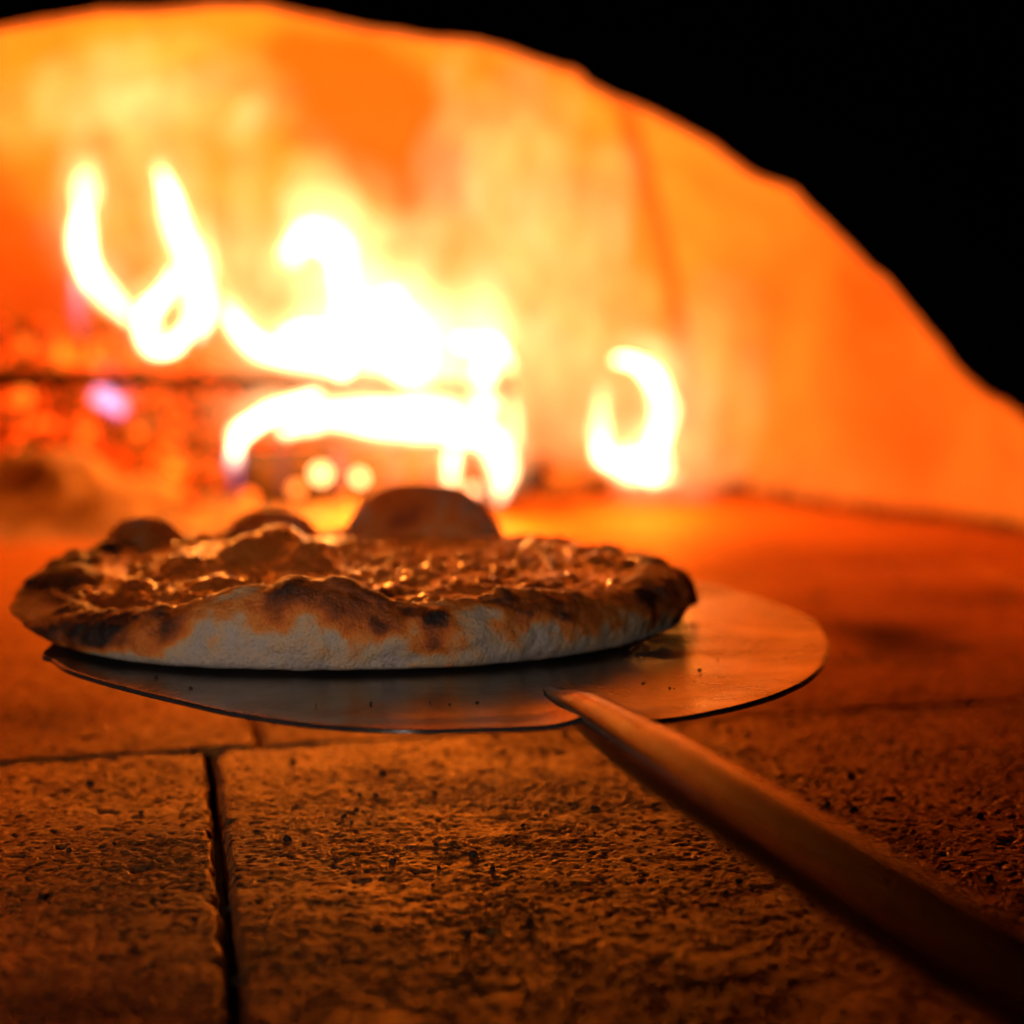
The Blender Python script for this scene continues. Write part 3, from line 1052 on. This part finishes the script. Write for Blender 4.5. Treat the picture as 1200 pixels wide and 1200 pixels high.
# charcoal crumbs along the foot of the wall
for k, (px, py, Y_, rp, lab) in enumerate((
        (862, 578, 2.36, 15, "largest charcoal lump at the foot of the wall right of the hook flame"),
        (838, 576, 2.38, 8, "small charcoal lump left of the largest one by the wall"),
        (915, 588, 2.30, 11, "charcoal lump by the wall farthest right of the fire"),
        (893, 581, 2.33, 7, "little charcoal crumb between two bigger lumps by the wall"),
        (812, 579, 2.34, 6, "tiny charcoal crumb nearest the hook flame"))):
    v, f = LUMPS[k]
    c = at(px, py, Y_)
    r = rp / FPX * Y_
    c.z = 0.55 * r
    o = mesh_obj("charcoal_lump", [tuple(np.array(c) + q_ * np.array([r, r * 0.8, r * 0.7])) for q_ in v], f, M_bark, None, True)
    tag(o, lab, "charcoal", "charcoal lumps along the wall foot")

# crumbs, flour and soot grit
M_flour = mat_plain('flour_dust', (0.34, 0.27, 0.19), (0.50, 0.42, 0.32), 200, 0.9, 0.2, 0.001)
items = []
for k in range(150):
    u, v_ = random.uniform(-0.34, 0.34), random.uniform(0.0, 0.40)
    p = O + UU * u + VN * v_
    items.append(((p[0], p[1], 0.0006), random.choice((0.0006, 0.0009, 0.0013, 0.0019)), 0.7))
grit = joined_lumps("soot_grit", items, M_char)
tag(grit, "specks of soot and charcoal grit scattered over the front slabs", None, None, "stuff")
items = []
for k in range(18):
    a = random.uniform(-1.5, 1.5)
    q = cc + np.array([math.sin(a) * 0.155, -math.cos(a) * 0.19]) * random.uniform(0.80, 0.98)
    if math.hypot(q[0] - PC[0], q[1] - PC[1]) < PR: continue
    items.append(((q[0], q[1], PZ + 0.0004), random.choice((0.0004, 0.0005, 0.0009)), 0.6))
crumb = joined_lumps("burnt_crumb", items, M_char)
tag(crumb, "burnt crumbs sticking to the metal blade round the pizza", None, None, "stuff")

items = []
for k in range(170):
    u = random.random()
    px = 915 + 330 * u
    py = 588 + 36 * u + random.gauss(0, 1.6)
    p = onz(px, py, 0.0)
    d = Vector((p.x - DC.x, p.y - DC.y))
    d = d.normalized() * min(d.length, 0.672)
    items.append(((DC.x + d.x, DC.y + d.y, 0.002), random.choice((0.002, 0.003, 0.0045, 0.006)), 0.6))
deb = joined_lumps("charcoal_debris", items, M_char)
tag(deb, "thin line of dark charcoal debris along the foot of the right hand wall", None, None, "stuff")

M_flame = mat_flame("flame_gas")


LAYERS = ((0.72, 0.9, 0, 0), (0.58, 0.7, 0, 0), (0.46, 0.7, 0, -4), (1.3, 0.06, 5, -24), (2.0, 0.05, 0, -8), (3.2, 0.022, 0, -14))


def flame(label, strokes, Y0, mat=None, seed=0, depth=0.8, layers=LAYERS, name="flame"):
    """strokes: lists of (px, py, radius px, heat, violet); each becomes a tapered tongue of gas"""
    V, F, H, Vi = [], [], [], []
    n = 20
    for si, (st, fat, dim, ox, oy) in enumerate([(q, *w_) for q in strokes for w_ in layers]):
        si = si // len(layers)
        ctl = []
        jr = random.Random(seed * 77 + si * 13 + int(fat * 100))
        jit = 0.0 if fat in (1, 0.72) or len(layers) == 1 else (0.42 if fat < 1 else 0.3)
        for (px, py, r, h, vi) in st:
            px += jr.gauss(0, 1) * jit * r
            py += jr.gauss(0, 1) * jit * r * 0.7
            r *= 1 + 0.22 * jr.uniform(-1, 1) * (jit > 0)
            yy = Y0 + 0.012 * fat + 0.02 * math.sin(seed * 1.7 + si * 2.1 + py * 0.02)
            p = at(px + ox, py + oy, yy)
            ctl.append((p.x, p.y, p.z, 0.90 * (r * fat) / FPX * yy, h * dim, vi))
        m = max(14, 9 * len(st))
        cv = catmull(ctl, m)
        cv[:, 3] = np.clip(cv[:, 3], 0.0006, None)
        # rounded ends
        ext = []
        for end, sgn in ((0, -1), (m - 1, 1)):
            tdir = (cv[end, :3] - cv[end - sgn, :3])
            tdir = tdir / (np.linalg.norm(tdir) + 1e-9)
            L = []
            for a in (0.35, 0.65, 0.87, 0.98):
                c = cv[end].copy()
                c[:3] += tdir * cv[end, 3] * a
                c[3] *= math.sqrt(1 - a * a)
                L.append(c)
            ext.append(L)
        cv = np.array(ext[0][::-1] + list(cv) + ext[1])
        m = len(cv)
        b0 = len(V)
        for i in range(m):
            t = cv[min(i + 1, m - 1), :3] - cv[max(i - 1, 0), :3]
            t = Vector(t).normalized()
            yv = Vector((0, 1, 0))
            yv = (yv - t * yv.dot(t)).normalized()
            sv = t.cross(yv)
            for k in range(n):
                a = 2 * math.pi * k / n
                q_ = np.array([math.cos(a), math.sin(a), i * 0.16 + seed * 3.1 + si])
                w_ = 1 + 0.20 * float(vnoise(q_, seed))
                p = Vector(cv[i, :3]) + sv * math.cos(a) * cv[i, 3] * w_ + yv * math.sin(a) * cv[i, 3] * depth * w_
                V.append(tuple(p))
                H.append(max(cv[i, 4], 0))
                Vi.append(min(max(cv[i, 5], 0), 1))
        for i in range(m - 1):
            for k in range(n):
                F.append((b0 + i * n + k, b0 + i * n + (k + 1) % n, b0 + (i + 1) * n + (k + 1) % n, b0 + (i + 1) * n + k))
        F.append(tuple(b0 + k for k in reversed(range(n))))
        F.append(tuple(b0 + (m - 1) * n + k for k in range(n)))
    o = mesh_obj(name, V, F, mat or M_flame, None, True, {'gas_glow': H, 'violet': Vi})
    tag(o, label, "flame", "flames of the wood fire")
    return o


flame("leftmost white flame leaning left with a faint tall tip",
      [[(98, 150, 10, 0.012, 0), (96, 190, 14, 0.05, 0), (97, 225, 17, 0.7, 0), (97, 265, 20, 1, 0), (104, 312, 21, 1, 0), (126, 345, 18, 1, 0), (152, 374, 11, 0.4, 0)],
       [(92, 330, 10, 0.10, 0.4), (95, 365, 14, 0.03, 1), (95, 390, 12, 0.012, 1)]], 2.17, None, 1)
flame("tall pointed flame that curls round into a loop at its foot",
      [[(186, 196, 5, 0.2, 0), (196, 232, 14, 0.9, 0), (210, 280, 23, 1, 0), (228, 325, 25, 1, 0), (236, 365, 20, 1, 0), (232, 390, 14, 0.5, 0.2)],
       [(238, 240, 6, 0.03, 0), (243, 280, 10, 0.08, 0), (246, 320, 10, 0.2, 0)],
       [(216, 326, 13, 1, 0), (190, 348, 17, 1, 0), (168, 378, 18, 1, 0), (176, 406, 16, 1, 0), (200, 408, 12, 1, 0), (222, 384, 9, 0.8, 0)]], 2.14, None, 2)
flame("low slanting flame running down on to the branch",
      [[(258, 352, 9, 0.3, 0), (276, 380, 15, 1, 0), (305, 408, 20, 1, 0), (350, 418, 22, 1, 0), (400, 420, 24, 1, 0)],
       [(335, 395, 14, 0.8, 0), (360, 390, 16, 1, 0), (390, 395, 20, 1, 0)]], 2.16, None, 3)
flame("tall hook shaped flame rising behind the branch",
      [[(343, 305, 17, 1, 0), (352, 283, 24, 1, 0), (377, 276, 29, 1, 0), (398, 296, 29, 1, 0), (406, 335, 25, 1, 0), (408, 375, 27, 1, 0), (402, 415, 32, 1, 0), (400, 425, 30, 1, 0)]], 2.18, None, 4)
flame("broad rounded flame in the middle of the fire",
      [[(458, 345, 13, 1, 0), (466, 365, 29, 1, 0), (478, 398, 42, 1, 0), (486, 425, 42, 1, 0), (488, 435, 36, 1, 0)],
       [(438, 350, 14, 0.25, 0), (440, 400, 24, 0.6, 0), (445, 425, 24, 0.8, 0)]], 2.17, None, 5)
flame("mushroom shaped flame at the right end of the branch",
      [[(538, 402, 11, 0.8, 0), (556, 402, 16, 1, 0), (580, 408, 16, 1, 0), (596, 428, 9, 0.35, 0)],
       [(570, 412, 14, 1, 0), (568, 445, 16, 1, 0), (570, 485, 19, 1, 0)]], 2.15, None, 6)
flame("wide white flame sheet spread over the top of the log",
      [[(276, 545, 9, 0.10, 0.5), (276, 522, 11, 0.8, 0), (292, 500, 16, 1, 0), (322, 480, 15, 1, 0), (365, 468, 14, 1, 0)],
       [(335, 505, 11, 1, 0), (385, 492, 24, 1, 0), (440, 490, 33, 1, 0), (500, 494, 36, 1, 0), (550, 500, 30, 1, 0), (580, 525, 22, 1, 0), (592, 555, 18, 1, 0), (588, 580, 10, 0.5, 0.1)],
       [(278, 548, 9, 0.06, 0.8), (278, 575, 8, 0.012, 1)],
       [(531, 530, 13, 1, 0), (531, 562, 12, 0.35, 0), (531, 575, 10, 0.15, 0.2)]], 2.08, None, 7)
flame("pale upright flame standing just right of the log",
      [[(600, 465, 6, 0.10, 0), (603, 490, 9, 0.14, 0), (601, 520, 8, 0.2, 0)]], 2.12, None, 8)
flame("hook flame standing alone at the right of the fire",
      [[(722, 422, 8, 0.5, 0), (745, 426, 14, 1, 0), (768, 448, 19, 1, 0), (775, 490, 19, 1, 0), (766, 530, 24, 1, 0), (745, 552, 25, 1, 0), (715, 540, 17, 1, 0), (700, 510, 14, 1, 0), (703, 480, 10, 0.5, 0), (706, 458, 6, 0.15, 0)],
       [(765, 560, 14, 1, 0), (790, 560, 10, 0.25, 0)]], 2.16, None, 9)
flame("small violet flame flickering under the branch",
      [[(117, 457, 9, 0.2, 0.9), (128, 470, 17, 0.34, 0.8), (139, 484, 9, 0.2, 0.9)]], 2.04, None, 10)
for k, (px, a_, lab) in enumerate(((396, 0.016, "faint violet flame licking the log front behind the big dough bubble"),
                                 (458, 0.013, "faint violet flame on the log front near the middle of the log"),
                                 (331, 0.010, "faintest violet flame at the left end of the log front"),
                                 (501, 0.012, "faint violet flame at the right end of the log front"))):
    flame(lab, [[(px, 525, 8, a_ * 0.6, 1), (px + 3, 552, 10, a_, 1), (px + 1, 576, 8, a_ * 0.3, 1)]], 2.05, None, 11 + k)


# the light of the fire itself, from inside its flames
for (px, py, Y_, w_) in ((100, 300, 2.16, 2.0), (212, 280, 2.14, 2.6), (385, 285, 2.18, 4.1), (485, 420, 2.14, 2.7), (765, 490, 2.16, 2.4), (500, 545, 2.04, 9.0), (205, 500, 2.06, 0.45)):
    ld = bpy.data.lights.new("fire_lamp", 'POINT')
    ld.energy = w_ * 1.55
    ld.color = FIRE_COL
    ld.shadow_soft_size = 0.028
    lo = bpy.data.objects.new("fire_lamp", ld)
    COL.objects.link(lo)
    lo.location = at(px, py, Y_)

# thin luminous gas rolling up from the fire under the vault: broad, faint tongues
M_gas = mat_flame("luminous_gas", (1.0, 0.80, 0.36), 2.1)
paths = [
    [(485, 500, 90, .050), (470, 390, 130, .090), (450, 300, 95, .045), (440, 230, 50, .004)],
    [(400, 450, 60, .045), (385, 350, 90, .070), (375, 250, 80, .045), (370, 170, 40, .003)],
    [(565, 500, 60, .035), (570, 390, 90, .046), (600, 280, 85, .030), (640, 180, 60, .015), (660, 120, 30, .003)],
    [(645, 540, 55, .010), (655, 420, 80, .026), (690, 300, 70, .020), (715, 200, 50, .009)],
    [(765, 560, 60, .012), (750, 460, 85, .020), (738, 350, 55, .008)],
    [(812, 570, 36, .014), (818, 470, 45, .014), (832, 340, 38, .004)],
    [(300, 430, 50, .016), (280, 320, 62, .018), (288, 220, 48, .012), (300, 130, 30, .006)],
    [(228, 340, 45, .010), (205, 210, 64, .016), (170, 110, 80, .020), (150, 45, 60, .012)],
    [(97, 260, 34, .012), (98, 160, 42, .013), (112, 70, 60, .007)],
    [(270, 160, 24, .010), (296, 132, 30, .016), (310, 118, 18, .006)],
    [(20, 130, 70, .010), (180, 90, 80, .016), (320, 120, 50, .006)],
    [(510, 270, 50, .016), (555, 170, 64, .016), (610, 110, 50, .010)],
    [(850, 540, 46, .007), (862, 440, 50, .006), (870, 340, 30, .002)],
]
rg = random.Random(9)
for k in range(34):
    px, py = rg.uniform(40, 740), rg.uniform(50, 420)
    if 330 < px < 510 and py < 235 or px < 75 and py > 190: continue
    r = rg.uniform(14, 36)
    dm = rg.uniform(.003, .009)
    lean = rg.uniform(-30, 30)
    paths.append([(px, py + 2.2 * r, r * .8, dm * .5), (px + lean * .3, py, r, dm), (px + lean, py - 2.4 * r, r * .6, dm * .2)])
gas = flame("thin glowing gas rolling up from the fire under the vault",
            [[(x, y, r, d, 0) for (x, y, r, d) in p] for p in paths], 2.24, M_gas, 40, 0.7, ((1, 1, 0, 0),), "fire_glow")
for key in ("category", "group"):
    del gas[key]
gas["kind"] = "stuff"
